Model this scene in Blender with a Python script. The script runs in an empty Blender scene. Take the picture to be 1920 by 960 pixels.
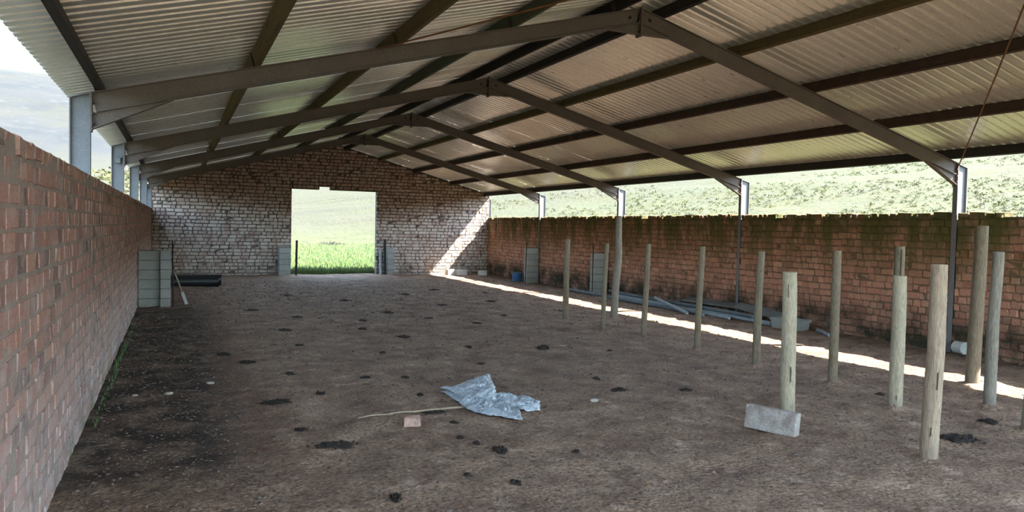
import bpy, bmesh, math, random
import numpy as np
from mathutils import Vector, Matrix, Quaternion

random.seed(7); RNG = np.random.default_rng(7)
S = bpy.context.scene
COL = S.collection

# ------------------------------------------------------------------ camera, sky, sun, exposure
CAMP = Vector((0, 0, 1.6)); FPX = 1412.36
CR = Vector((0.91296, -0.40746, 0.02204)); CU = Vector((-0.00518, 0.04245, 0.99909)); CF = Vector((0.40802, 0.91224, -0.03664))
cam = bpy.data.cameras.new('camera'); cam.lens = 26.482; cam.sensor_width = 36; cam.clip_start = .05; cam.clip_end = 3000
co = bpy.data.objects.new('camera', cam); COL.objects.link(co); S.camera = co
mw = Matrix((CR, CU, -CF)).transposed().to_4x4(); mw.translation = CAMP; co.matrix_world = mw

SUN = Vector((.8, -.5, 1.0)).normalized()
w = bpy.data.worlds.new('world'); S.world = w; w.use_nodes = True
nt = w.node_tree; bg = nt.nodes['Background']
sky = nt.nodes.new('ShaderNodeTexSky'); sky.sky_type = 'NISHITA'; sky.sun_disc = False
sky.sun_elevation = math.asin(SUN.z); sky.sun_rotation = math.atan2(SUN.x, SUN.y)
sky.air_density = 1.0; sky.dust_density = .5; sky.ozone_density = 1.0
mxs = nt.nodes.new('ShaderNodeMix'); mxs.data_type = 'RGBA'; mxs.inputs[0].default_value = .82   # thin bright haze over the clear sky
mxs.inputs[7].default_value = (.32, .41, .45, 1)
nt.links.new(sky.outputs[0], mxs.inputs[6]); nt.links.new(mxs.outputs[2], bg.inputs[0]); bg.inputs[1].default_value = .58
sl = bpy.data.lights.new('sun', 'SUN'); sl.energy = 3.5; sl.angle = .0093; sl.color = (1, .95, .86)
so = bpy.data.objects.new('sun', sl); COL.objects.link(so); so.rotation_euler = SUN.to_track_quat('Z', 'Y').to_euler(); so.location = (30, -20, 40)
S.view_settings.view_transform = 'Standard'; S.view_settings.look = 'None'
S.view_settings.gamma = 1; S.view_settings.use_curve_mapping = False
S.view_settings.exposure = 3.85

# ------------------------------------------------------------------ the shed's measures
XL, XR, Y1, BAY, YG = -0.626, 9.927, 7.10, 4.388, 24.28
HE, SLOPE = 2.641, 0.2668
XM = (XL + XR) / 2; HR = HE + SLOPE * (XM - XL)
YB = -1.62                                            # open end behind the viewer
FRAMES = [Y1 + BAY * i for i in range(4)]
ANG = math.atan(SLOPE)
def raft_z(x): return HE + SLOPE * (x - XL) if x <= XM else HE + SLOPE * (XR - x)
PURL = .125; SHEET = PURL + .012

# ------------------------------------------------------------------ helpers
def lin(c):
    return tuple(((v / 255 + .055) / 1.055) ** 2.4 if v > 10 else v / 255 / 12.92 for v in c) + (1,)

def vnoise(x, y, seed=0):
    xi = np.floor(x).astype(np.int64); yi = np.floor(y).astype(np.int64); fx = x - xi; fy = y - yi
    fx = fx * fx * (3 - 2 * fx); fy = fy * fy * (3 - 2 * fy)
    def h(a, b):
        n = (a * 374761393 + b * 668265263 + seed * 974711) & 0xffffffff
        n = ((n ^ (n >> 13)) * 1274126177) & 0xffffffff
        return ((n ^ (n >> 16)) & 0xffff) / 65535.0
    return (h(xi, yi) * (1 - fx) + h(xi + 1, yi) * fx) * (1 - fy) + (h(xi, yi + 1) * (1 - fx) + h(xi + 1, yi + 1) * fx) * fy
def fbm(x, y, seed=0, o=4):
    x = np.asarray(x, float); y = np.asarray(y, float); s = 0; a = .5
    for i in range(o):
        s = s + a * vnoise(x * 2 ** i, y * 2 ** i, seed + i); a *= .5
    return s

def floor_z(x, y):
    z = (fbm(np.asarray(x) * .7, np.asarray(y) * .7, 3, 3) - .45) * .05 + (fbm(np.asarray(x) * 4, np.asarray(y) * 4, 9, 4) - .45) * .045
    return z
def fz(x, y): return float(floor_z(np.array([x]), np.array([y]))[0])

class MB:
    def __init__(s): s.v = []; s.f = []; s.r = []; s.n = 0
    def add(s, v, f, r=0.0):
        s.v.append(np.asarray(v, float)); s.f += [tuple(i + s.n for i in q) for q in f]; s.r += [r] * len(f); s.n += len(v); return s
    def box(s, x0, x1, y0, y1, z0, z1, r=0.0):
        return s.add([(x0,y0,z0),(x1,y0,z0),(x1,y1,z0),(x0,y1,z0),(x0,y0,z1),(x1,y0,z1),(x1,y1,z1),(x0,y1,z1)],
                     [(0,3,2,1),(4,5,6,7),(0,1,5,4),(1,2,6,5),(2,3,7,6),(3,0,4,7)], r)
    def obox(s, c, ax, ay, az, r=0.0):
        c, ax, ay, az = (np.array(q, float) for q in (c, ax, ay, az))
        P = [c + i * ax + j * ay + k * az for k in (-1, 1) for i, j in ((-1,-1),(1,-1),(1,1),(-1,1))]
        return s.add(P, [(0,3,2,1),(4,5,6,7),(0,1,5,4),(1,2,6,5),(2,3,7,6),(3,0,4,7)], r)
    def prism(s, poly, y0, y1, r=0.0):                # polygon in XZ pulled along Y
        n = len(poly); P = [(x, y0, z) for x, z in poly] + [(x, y1, z) for x, z in poly]
        F = [tuple(range(n)), tuple(range(2 * n - 1, n - 1, -1))] + [(i, i + n, (i + 1) % n + n, (i + 1) % n) for i in range(n)]
        return s.add(P, F, r)
    def tube(s, pts, rad, n=10, r=0.0, wob=0.0, cap=True):
        pts = [Vector(p) for p in pts]; rad = rad if hasattr(rad, '__len__') else [rad] * len(pts); V = []
        up = None
        for i, p in enumerate(pts):
            t = (pts[min(i + 1, len(pts) - 1)] - pts[max(i - 1, 0)]).normalized()
            if up is None: up = t.orthogonal().normalized()
            a = (up - t * up.dot(t)).normalized(); b = t.cross(a); up = a
            for k in range(n):
                th = 2 * math.pi * k / n; q = rad[i] * (1 + wob * math.sin(3 * th + i * .7) * .6 + wob * random.uniform(-.5, .5))
                V.append(p + a * (q * math.cos(th)) + b * (q * math.sin(th)))
        F = [(i*n+k, i*n+(k+1)%n, (i+1)*n+(k+1)%n, (i+1)*n+k) for i in range(len(pts)-1) for k in range(n)]
        if cap: F += [tuple(range(n - 1, -1, -1)), tuple((len(pts)-1)*n + k for k in range(n))]
        return s.add(V, F, r)
    def mesh(s, name, smooth=False):
        me = bpy.data.meshes.new(name); V = np.concatenate(s.v) if s.v else np.zeros((0, 3))
        me.from_pydata(V.tolist(), [], s.f)
        a = me.attributes.new('rnd', 'FLOAT', 'FACE'); a.data.foreach_set('value', np.array(s.r, np.float32))
        if smooth: me.polygons.foreach_set('use_smooth', [True] * len(me.polygons))
        me.update(); return me
    def build(s, name, mat, parent=None, smooth=False, at=(0, 0, 0)):
        me = s.mesh(name, smooth); me.materials.append(mat); o = link(name, me, parent); o.location = at; return o

def link(name, data, parent=None):
    o = bpy.data.objects.new(name, data); COL.objects.link(o)
    if parent: o.parent = parent
    return o
def empty(name, loc=(0, 0, 0), rz=0.0):
    o = link(name, None); o.location = loc; o.rotation_euler.z = rz; o.empty_display_size = .1; return o
def tag(o, label=None, cat=None, group=None, kind=None):
    for k, v in (('label', label), ('category', cat), ('group', group), ('kind', kind)):
        if v: o[k] = v
    return o
def autosmooth(o, deg=40):
    me = o.data; me.polygons.foreach_set('use_smooth', [True] * len(me.polygons))
    me.set_sharp_from_angle(angle=math.radians(deg)); return o
def bevel(o, wd=.004, seg=1):
    m = o.modifiers.new('b', 'BEVEL'); m.width = wd; m.segments = seg; m.limit_method = 'ANGLE'; return o

# ------------------------------------------------------------------ materials
def M(name, cols, scale=6, rough=.85, metal=0.0, bump=.25, bscale=40, layers=(), rnd=None, rmix=.8, spec=.25, stretch=(1,1,1),
      fine=.35, local=False, trans=0.0, rvar=0.0, spots=None, bdist=.01):
    m = bpy.data.materials.new(name); m.use_nodes = True; N = m.node_tree.nodes; L = m.node_tree.links
    B = N['Principled BSDF']; B.inputs['Metallic'].default_value = metal; B.inputs['Specular IOR Level'].default_value = spec
    B.inputs['Transmission Weight'].default_value = trans
    geo = N.new('ShaderNodeNewGeometry'); tc = N.new('ShaderNodeTexCoord')
    pos = tc.outputs['Object'] if local else geo.outputs['Position']
    mp = N.new('ShaderNodeMapping'); mp.inputs['Scale'].default_value = stretch; L.new(pos, mp.inputs[0]); pv = mp.outputs[0]
    def noise(sc, det=5, vec=None, ro=.6):
        n = N.new('ShaderNodeTexNoise'); n.inputs['Scale'].default_value = sc; n.inputs['Detail'].default_value = det
        n.inputs['Roughness'].default_value = ro; L.new(vec or pv, n.inputs['Vector']); return n.outputs['Fac']
    def ramp(fac, cs, lo=.3, hi=.7):
        r = N.new('ShaderNodeValToRGB'); e = r.color_ramp.elements
        while len(e) < len(cs): e.new(.5)
        for i, c in enumerate(cs): e[i].position = lo + (hi - lo) * i / max(1, len(cs) - 1); e[i].color = lin(c)
        L.new(fac, r.inputs[0]); return r.outputs[0]
    def math_(op, a, b, clamp=False):
        n = N.new('ShaderNodeMath'); n.operation = op; n.use_clamp = clamp
        for i, q in enumerate((a, b)):
            if isinstance(q, (int, float)): n.inputs[i].default_value = q
            else: L.new(q, n.inputs[i])
        return n.outputs[0]
    def mix(fac, a, b, mode='MIX'):
        n = N.new('ShaderNodeMix'); n.data_type = 'RGBA'; n.blend_type = mode
        for sck, q in ((n.inputs[0], fac), (n.inputs[6], a), (n.inputs[7], b)):
            if isinstance(q, (int, float)): sck.default_value = q
            elif isinstance(q, tuple): sck.default_value = q
            else: L.new(q, sck)
        return n.outputs[2]
    c = ramp(noise(scale), cols)
    if rnd:
        a1 = N.new('ShaderNodeAttribute'); a1.attribute_name = 'rnd'
        a2 = N.new('ShaderNodeAttribute'); a2.attribute_name = 'rnd'; a2.attribute_type = 'OBJECT'
        rr = math_('ADD', a1.outputs['Fac'], a2.outputs['Fac'])
        c = mix(rmix, c, ramp(rr, rnd, 0, 1))
    if fine:
        g = ramp(noise(bscale * 1.5, 4, None, .7), [(int(255 * (1 - fine)),) * 3, (255, 255, 255)], .3, .62); c = mix(1.0, c, g, 'MULTIPLY')
    sep = N.new('ShaderNodeSeparateXYZ'); L.new(geo.outputs['Position'], sep.inputs[0])
    for ly in layers:
        mask = None
        for ax, lo, hi in ly.get('terms', ()):
            r = N.new('ShaderNodeMapRange'); r.inputs[1].default_value = lo; r.inputs[2].default_value = hi
            L.new(sep.outputs[ax], r.inputs[0]); mask = r.outputs[0] if mask is None else math_('MULTIPLY', mask, r.outputs[0])
        vec = None
        if 'st' in ly:
            q = N.new('ShaderNodeMapping'); q.inputs['Scale'].default_value = ly['st']; L.new(geo.outputs['Position'], q.inputs[0]); vec = q.outputs[0]
        nn = math_('MULTIPLY', math_('SUBTRACT', noise(ly.get('ns', 4), 5, vec), ly.get('th', .5)), ly.get('nk', 3.0))
        if mask is None: fac = math_('ADD', nn, 0.0, True)
        else: fac = math_('ADD', mask, math_('MULTIPLY', nn, ly.get('edge', 1.0)), True) if ly.get('add') else math_('MULTIPLY', mask, math_('ADD', nn, ly.get('off', .5), True), True)
        fac = math_('MULTIPLY', fac, ly.get('amt', 1.0), True)
        c = mix(fac, c, lin(ly['col']))
    L.new(c, B.inputs['Base Color'])
    if rvar:
        L.new(math_('ADD', math_('MULTIPLY', math_('SUBTRACT', noise(scale * 2), .5), rvar * 2), rough, True), B.inputs['Roughness'])
    else: B.inputs['Roughness'].default_value = rough
    if bump:
        b = N.new('ShaderNodeBump'); b.inputs['Strength'].default_value = bump; b.inputs['Distance'].default_value = bdist
        L.new(math_('ADD', noise(bscale, 6), math_('MULTIPLY', noise(bscale * .25, 3), .8)), b.inputs['Height']); L.new(b.outputs[0], B.inputs['Normal'])
    return m

Xa, Ya, Za = 0, 1, 2
BR = [(190,140,118),(200,150,124),(182,128,108),(208,166,138),(170,120,102),(196,148,122),(154,120,104),(212,160,130)]
BRL = [(182,138,122),(188,144,126),(176,130,116),(192,150,124),(182,140,124),(162,124,112),(112,100,95),(186,138,118),(180,136,120)]
BRG = [(186,160,146),(198,180,166),(168,138,124),(180,152,138),(204,190,178),(160,128,114),(190,168,156)]
m_brick_l = M('brick left wall', [(160,118,102),(175,136,118)], 5, .9, 0, .5, 60, rnd=BRL, rmix=.75, fine=.3, layers=(
    dict(col=(172,156,146), ns=7, th=.47, nk=4, amt=.72), dict(col=(170,164,160), terms=((Za, 1.05, .1),), ns=9, nk=3, off=.5, amt=.75),
    dict(col=(84,88,60), terms=((Za, 1.82, 2.0),), ns=8, nk=4, off=.3, amt=.6), dict(col=(70,88,46), terms=((Za, .22, .02), (Ya, 4, 6)), ns=3, nk=5, off=.2, amt=.8)))
m_mort_l = M('mortar left wall', [(142,126,114),(166,150,136)], 7, .95, 0, .6, 50, fine=.2)
WETR = (dict(col=(86,84,44), terms=((Za, .85, 1.6),), ns=3.2, nk=5, off=.72, amt=.95, st=(1,1,.25)),
        dict(col=(66,70,36), terms=((Za, 1.55, 1.9),), ns=7, nk=4, off=.6, amt=.85),
        dict(col=(50,48,36), terms=((Za, .62, .3),), ns=2.2, nk=4, off=.75, amt=.95), dict(col=(132,124,112), ns=3, th=.58, nk=4, amt=.5))
m_brick_r = M('brick right wall', [(170,118,94),(184,138,110)], 6, .92, 0, .6, 55, rnd=BR, rmix=.8, fine=.35, layers=WETR)
m_mort_r = M('mortar right wall', [(112,92,76),(140,116,96)], 8, .95, 0, .7, 45, fine=.4, layers=WETR)
WETG = (dict(col=(150,112,96), terms=((Za, 1.9, 2.9),), ns=1.2, nk=3, off=.6, amt=.5), dict(col=(196,190,182), terms=((Za, 2.7, 1.4),), ns=3, nk=4, off=.5, amt=.75),
        dict(col=(70,66,48), terms=((Za, .4, .1),), ns=2, nk=4, off=.3, amt=.7), dict(col=(88,72,44), terms=((Xa, 7.5, 9.6), (Za, 2.0, 2.6)), ns=2.5, nk=4, off=.5, amt=.6))
m_brick_g = M('brick gable wall', [(170,146,128),(188,168,150)], 5, .8, 0, .5, 55, rnd=BRG, rmix=.8, fine=.3, layers=WETG)
m_mort_g = M('mortar gable wall', [(84,73,65),(106,95,85)], 8, .95, 0, .7, 45, fine=.4,
             layers=(dict(col=(128,122,116), terms=((Za, 2.1, 1.2),), ns=4, nk=3, off=.45, amt=.75),))
m_dirt = M('trodden dirt', [(115,91,73),(141,115,95),(158,132,109),(176,150,128)], 2.2, .95, 0, 1.0, 26, fine=.45, bdist=.03, layers=(
    dict(col=(90,70,57), ns=6.5, th=.54, nk=6, amt=.7), dict(col=(192,168,147), ns=4.2, th=.58, nk=7, amt=.6), dict(col=(70,56,47), ns=17, th=.6, nk=8, amt=.6), dict(col=(186,164,146), ns=24, th=.64, nk=10, amt=.5),
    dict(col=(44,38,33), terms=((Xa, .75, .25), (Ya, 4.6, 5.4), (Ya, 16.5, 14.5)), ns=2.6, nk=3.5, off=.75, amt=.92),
    dict(col=(92,62,48), terms=((Xa, 1.0, .6), (Xa, .2, .5), (Ya, 4.4, 5.4), (Ya, 15, 12)), ns=5, nk=4, off=.35, amt=.6),
    dict(col=(60,50,42), terms=((Xa, 9.2, 9.75),), ns=3, nk=4, off=.5, amt=.75),
    dict(col=(88,70,58), ns=1.1, th=.56, nk=4, amt=.5, st=(1, .6, 1))))
m_dung = M('dung', [(56,48,41),(80,69,59)], 20, .9, 0, .8, 60, fine=.5, rnd=[(24,21,19),(58,50,44)], rmix=.5)
m_sheet_l = M('galvanised sheet left slope', [(218,216,206),(230,228,218)], 3, .30, .55, .05, 30, fine=.12, rvar=.08, stretch=(.4, 3, 1))
m_steel = M('primed steel', [(108,110,111),(122,123,123)], 3, .6, .1, .1, 60, fine=.15, layers=(dict(col=(98,68,50), ns=7, th=.63, nk=7, amt=.7),))
m_rafter = M('weathered rafter steel', [(98,88,82),(110,100,93)], 3, .65, .0, .1, 60, fine=.2, layers=(dict(col=(88,62,48), ns=5, th=.62, nk=6, amt=.7),))
m_purlin = M('brown steel purlin', [(66,52,44),(82,66,56)], 5, .7, .15, .1, 50, fine=.25, layers=(dict(col=(104,66,44), ns=4, th=.55, nk=6, amt=.6),))
m_purlin_d = M('dark steel purlin', [(46,42,39),(58,54,50)], 5, .65, .15, .1, 50, fine=.25)
m_timber = M('mossy timber', [(92,80,54),(108,94,64),(82,72,50)], 4, .9, 0, .3, 30, stretch=(6, .6, 6), fine=.3, layers=(dict(col=(72,80,56), ns=2.2, th=.52, nk=4, amt=.7),))
m_timber_g = M('greenish timber', [(80,84,68),(96,98,80)], 4, .9, 0, .3, 30, stretch=(6, .6, 6), fine=.3, layers=(dict(col=(74,90,62), ns=2.2, th=.5, nk=4, amt=.7),))
def post_mat(n, cols, ex=(112,122,100)):
    return M(n, cols, 7, .85, 0, .5, 30, stretch=(3.5, 3.5, .35), fine=.3, bdist=.006, layers=(dict(col=ex, ns=5, th=.55, nk=5, amt=.5, st=(2, 2, .4)), dict(col=(70,58,46), ns=9, th=.66, nk=10, amt=.8, st=(2.2, 2.2, .5)), dict(col=(96,86,78), terms=((Za, .16, .03),), ns=8, nk=3, off=.6, amt=.7)))
m_post = post_mat('weathered pole', [(114,102,82),(136,122,100),(122,108,88)])
m_post_g = post_mat('green treated pole', [(156,145,120),(178,165,139),(162,149,120)], (148,147,127))
m_post_t = post_mat('tan pole', [(140,120,98),(166,146,122),(152,132,110)], (140,128,112))
m_post_b = post_mat('blue grey pole', [(126,118,104),(146,138,122),(130,122,106)], (120,118,106))
m_conc = M('concrete block', [(150,152,146),(170,172,166)], 6, .92, 0, .6, 70, fine=.25, rnd=[(140,144,138),(176,178,170)], rmix=.4, layers=(dict(col=(120,104,90), terms=((Za, .2, .02),), ns=6, nk=3, off=.5, amt=.6),))
m_conc_d = M('muddy block', [(160,152,142),(178,170,160)], 7, .92, 0, .6, 60, fine=.25, layers=(dict(col=(120,104,92), ns=9, th=.47, nk=6, amt=.7), dict(col=(84,70,60), ns=22, th=.62, nk=9, amt=.6)))
m_conc_w = M('pale block', [(196,194,186),(212,210,202)], 7, .92, 0, .5, 60, fine=.15)
m_plast = M('plastic sheet', [(176,190,198),(206,216,220)], 8, .24, 0, 1.0, 26, fine=.1, spec=.6, trans=.1, local=True, bdist=.03)
m_black = M('black plastic', [(22,26,30),(34,38,42)], 8, .45, 0, .1, 40, fine=.15, spec=.4)
m_pvc = M('pale pipe', [(150,160,164),(176,184,186)], 5, .5, 0, .08, 50, fine=.25, spec=.4)
m_pvc_d = M('blue grey pipe', [(92,104,110),(120,130,134)], 5, .5, 0, .08, 50, fine=.25, spec=.4)
m_white = M('white enamel', [(176,176,170),(192,192,186)], 5, .6, 0, .08, 50, fine=.15)
m_board = M('grey board', [(104,108,106),(124,128,124)], 5, .85, 0, .2, 30, fine=.2)
m_blue = M('blue plastic', [(40,84,124),(60,110,150)], 5, .4, 0, .05, 40, fine=.15, spec=.5)
m_iron = M('dark iron', [(48,42,38),(66,56,48)], 12, .7, .4, .15, 60, fine=.2)
m_rod = M('rusty rod', [(110,74,50),(134,92,64)], 12, .8, .2, .15, 60, fine=.2)
m_stick = M('pale stick', [(150,132,108),(172,156,132)], 12, .9, 0, .3, 50, fine=.2)
m_frag = M('brick fragment', [(176,138,122),(200,170,152)], 14, .95, 0, .5, 60, fine=.25)
m_stone = M('pale stone', [(150,142,130),(180,170,158)], 14, .9, 0, .4, 50, fine=.2)
m_straw = M('straw', [(120,108,92),(150,138,118)], 4, .95, 0, 0, 40, fine=0, rnd=[(52,44,38),(84,74,64),(100,86,72),(134,118,98)], rmix=.9)
m_clod = M('clods', [(84,74,66),(104,92,84)], 4, .95, 0, 0, 40, fine=0, rnd=[(52,45,40),(88,78,70),(116,104,96)], rmix=.8)
m_grass = M('grass blades', [(70,91,51),(91,106,57)], 1.5, .7, 0, 0, 30, fine=0, rnd=[(57,87,53),(84,104,55),(106,112,63)], rmix=.6)
m_shrub = M('fynbos', [(61,64,44),(71,72,50)], 1.2, .9, 0, 0, 8, fine=0, rnd=[(69,73,39),(80,76,53),(84,78,58),(76,80,39),(89,89,49)], rmix=.9)
m_bush = M('dry bush', [(60,56,54),(74,68,65)], 2, .9, 0, 0, 8, fine=0)
m_land = M('hill grass', [(55,56,26),(66,66,30),(72,71,33)], .35, .95, 0, .9, 2.2, fine=.35, bdist=.3, layers=(
    dict(col=(55,55,30), terms=((Xa, 15, 24),), ns=.22, th=.5, nk=5, off=.5, amt=.85),
    dict(col=(60,56,38), terms=((Xa, 18, 34),), ns=.7, th=.5, nk=6, off=.3, amt=.6),
    dict(col=(64,59,39), terms=((Xa, -1.2, -2.5),), ns=.4, nk=3, off=.7, amt=.85),
    dict(col=(53,55,34), terms=((Ya, 44, 62),), ns=.3, nk=4, off=.5, amt=.7, st=(1, 2, 1)),
    dict(col=(56,53,36), terms=((Ya, 62, 80),), ns=.05, nk=3, off=.75, amt=.95, st=(1, 4, 1)),
    dict(col=(46,45,31), terms=((Ya, 64, 90),), ns=.16, th=.5, nk=5, off=.25, amt=.9, st=(.35, 3, 1)),
    dict(col=(44,44,43), terms=((Za, 12, 24),), ns=.02, nk=3, off=.8, amt=.95),
    dict(col=(35,37,37), terms=((Za, 16, 30),), ns=.05, th=.5, nk=6, off=.2, amt=.7),
    dict(col=(59,58,57), terms=((Za, 16, 30),), ns=.12, th=.56, nk=8, off=.0, amt=.7)))

# ------------------------------------------------------------------ land outside
def land_z(x, y):
    x = np.asarray(x, float); y = np.asarray(y, float)
    sp = lambda t, k: np.logaddexp(0, t / k) * k
    d = np.hypot(x, y); az = np.degrees(np.arctan2(x, y))
    hr = 70 * np.tanh(.15 * sp(x - 14, 2.0) / 70)
    hd = .075 * sp(y - 70, 6) + .014 * sp(y - 27, 2)
    q = np.clip((d - 240) / 330, 0, 1); q = q * q * (3 - 2 * q)
    wz = np.clip((10 - az) / 12, .1, 1) * np.clip((az + 150) / 60, .35, 1)
    m = 47 * q * wz * (.93 + .14 * fbm(x * .012, y * .012, 5)) + 10 * q
    hl = .03 * sp(-x - 12, 3)
    n = (fbm(x * .06, y * .06, 21) - .45) * 1.6 * np.clip((d - 34) / 40, 0, 1) + (fbm(x * .5, y * .5, 23) - .45) * .12
    hd = 40 * np.tanh(hd / 40)
    h = hr + hd + m + hl + n - .02
    inside = (x > -.9) & (x < 10.2) & (y > YB - .3) & (y < YG + .25)
    return np.where(inside, -.25, h)
def lz(x, y): return float(land_z(np.array([x]), np.array([y]))[0])
n = 300; a = 5.6; u = np.linspace(-1, 1, n)
gx = 4.7 + np.sinh(u * a) / np.sinh(a) * 720; gy = 20 + np.sinh(u * a) / np.sinh(a) * 720
X, Y = np.meshgrid(gx, gy); Z = land_z(X, Y)
mb = MB(); idx = np.arange(n * n).reshape(n, n)
mb.add(np.stack([X, Y, Z], -1).reshape(-1, 3), [(int(idx[j, i]), int(idx[j, i+1]), int(idx[j+1, i+1]), int(idx[j+1, i])) for j in range(n-1) for i in range(n-1)])
tag(mb.build('hills', m_land, None, True), kind='structure')

# ------------------------------------------------------------------ dirt floor
nx, ny = 260, 640
X, Y = np.meshgrid(np.linspace(-.80, 10.1, nx), np.linspace(YB, YG + .5, ny)); Z = floor_z(X, Y)
mb = MB(); idx = np.arange(nx * ny).reshape(ny, nx)
mb.add(np.stack([X, Y, Z], -1).reshape(-1, 3), [(int(idx[j, i]), int(idx[j, i+1]), int(idx[j+1, i+1]), int(idx[j+1, i])) for j in range(ny-1) for i in range(nx-1)])
FLOOR = tag(mb.build('floor', m_dirt, None, True), kind='structure')

# ------------------------------------------------------------------ brick walls
def brick_shape(L, D, H, jit):
    bm = bmesh.new(); bmesh.ops.create_cube(bm, size=1)
    for v in bm.verts: v.co = Vector((v.co.x * L, v.co.y * D, v.co.z * H))
    bmesh.ops.bevel(bm, geom=list(bm.edges), offset=.007, segments=1, affect='EDGES')
    for v in bm.verts: v.co += Vector((random.uniform(-jit, jit), random.uniform(-jit, jit), random.uniform(-jit, jit)))
    V = np.array([v.co[:] for v in bm.verts]); F = [tuple(v.index for v in f.verts) for f in bm.faces]; bm.free(); return V, F
BL, BH, BD = .222, .092, .07
VAR = {'S': [brick_shape(BL, BD, BH, .0075) for _ in range(8)], 'H': [brick_shape(.108, BD, BH, .0085) for _ in range(8)],
       's': [brick_shape(BL, BD, BH, .0035) for _ in range(8)], 'h': [brick_shape(.108, BD, BH, .004) for _ in range(8)]}
CO = .1063
def lay(panels, z0, ncourse, head, keep=None, joint=.012, kinds='hs', zj=.003):
    out = []
    for c in range(ncourse):
        for (a, b) in panels:
            s = a - (random.random() * .2 if c % 2 else random.random() * .1)
            while s < b - .03:
                h = random.random() < head; L = (.108 if h else BL) * random.uniform(.92, 1.06)
                e = min(s + L, b); st = max(s, a)
                if e - st > .035:
                    zc = z0 + (c + .5) * CO + random.uniform(-zj, zj)
                    if keep is None or keep(st, e, zc): out.append((st, e, zc, kinds[0] if (e - st) < .15 else kinds[1], c == ncourse - 1))
                s = e + joint * random.uniform(.7, 1.4)
    return out
def px(p):
    d = Vector(p) - CAMP; z = d.dot(CF)
    if z < .3: return None
    return 960 + FPX * d.dot(CR) / z, 480 - FPX * d.dot(CU) / z, z
def brick_wall(name, core, mort, mat, bricks, place, proud, hs=1.0, gaps=.0):
    """place(s, out, z) -> world point; bricks stand out of the core's face by up to proud"""
    W = tag(core.build(name, mort), kind='structure')
    O = Vector(place(0, 0, 0)); ex = (Vector(place(1, 0, 0)) - O); ey = (Vector(place(0, 1, 0)) - O)
    info = []
    for (s0, s1, zc, k, top) in bricks:
        p = place((s0 + s1) / 2, 0, zc); q = px(p); area = 0
        if q and -20 < q[0] < 1940 and -20 < q[1] < 980:
            q2 = px(place(s1, 0, zc)); area = abs(q2[0] - q[0]) * (s1 > s0) / q[2] if q2 else 0
        info.append(area)
    order = sorted(range(len(bricks)), key=lambda i: -info[i]); single = set(order[:300])
    meshes = {}
    st = MB()
    for i, (s0, s1, zc, k, top) in enumerate(bricks):
        vi = random.randrange(8); L0 = BL if k in 'sS' else .108; sx = (s1 - s0) / L0
        dep = .21 if top else BD; out = random.uniform(.15, 1) * proud - dep / 2
        tilt = random.uniform(-.012, .012); yaw = random.uniform(-.02, .02); r = random.random() * .98 + .01
        sz = random.uniform(.94, 1.03) * hs + (random.choice((-.25, -.1, 0, .06, .12)) if top else 0)
        if top and random.random() < gaps: continue
        M3 = Matrix((ex, ey, Vector((0, 0, 1)))).transposed() @ Matrix.Rotation(yaw, 3, 'Z') @ Matrix.Rotation(tilt, 3, 'Y')
        p = Vector(place((s0 + s1) / 2, out, zc))
        if i in single:
            key = (k, vi)
            if key not in meshes:
                t = MB(); t.add(*VAR[k][vi]); me = t.mesh('brick'); me.materials.append(mat); meshes[key] = me
            o = link('brick', meshes[key], W); mm = (M3 @ Matrix.Diagonal((sx, dep / BD, sz))).to_4x4(); mm.translation = p
            o.matrix_local = mm; o['rnd'] = r
        else:
            V, F = VAR[k][vi]; A = np.array(M3 @ Matrix.Diagonal((sx, dep / BD, sz)))
            st.add(V @ A.T + np.array(p), F, r)
    o = st.build('bricks', mat, W); o['kind'] = 'stuff'
    return W
JOINTS = [YB] + [Y1 - BAY + BAY * i for i in range(0, 8)]
JOINTS = [j for j in JOINTS if j < YG - 1]; GAP = .046
PAN = [(JOINTS[i] + (GAP if i else 0), (JOINTS[i + 1] - GAP) if i + 1 < len(JOINTS) else YG + .0) for i in range(len(JOINTS))]
HW0 = -.05; NC = 19
# left wall: inner face looks +X
core = MB()
for a, b in PAN: core.box(XL - .22, XL - .012, a, b, -.3, HW0 + NC * CO - .012)
core.box(XL - .22, XL - .012, YG - .01, YG + .21, -.3, HW0 + NC * CO - .012)
for j in JOINTS[1:]: core.box(XL - .22, XL - .185, j - GAP, j + GAP, -.3, HW0 + NC * CO - .03)
brick_wall('wall_left', core, m_mort_l, m_brick_l, lay(PAN, HW0, NC, .3), lambda s, o, z: (XL - .012 + o, s, z), .007)
# right wall: inner face looks -X
core = MB()
for a, b in PAN: core.box(XR + .014, XR + .22, a, b, -.3, HW0 + (NC - 1) * CO + .03)
core.box(XR + .014, XR + .22, YG - .01, YG + .21, -.3, HW0 + NC * CO - .02)
for j in JOINTS[1:]: core.box(XR + .195, XR + .22, j - GAP, j + GAP, -.3, HW0 + NC * CO - .03)
brick_wall('wall_right', core, m_mort_r, m_brick_r, lay(PAN, HW0, NC, .72, None, .014, 'HS', .007), lambda s, o, z: (XR + .014 - o, s, z), .02, 1.0, .05)
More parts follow.
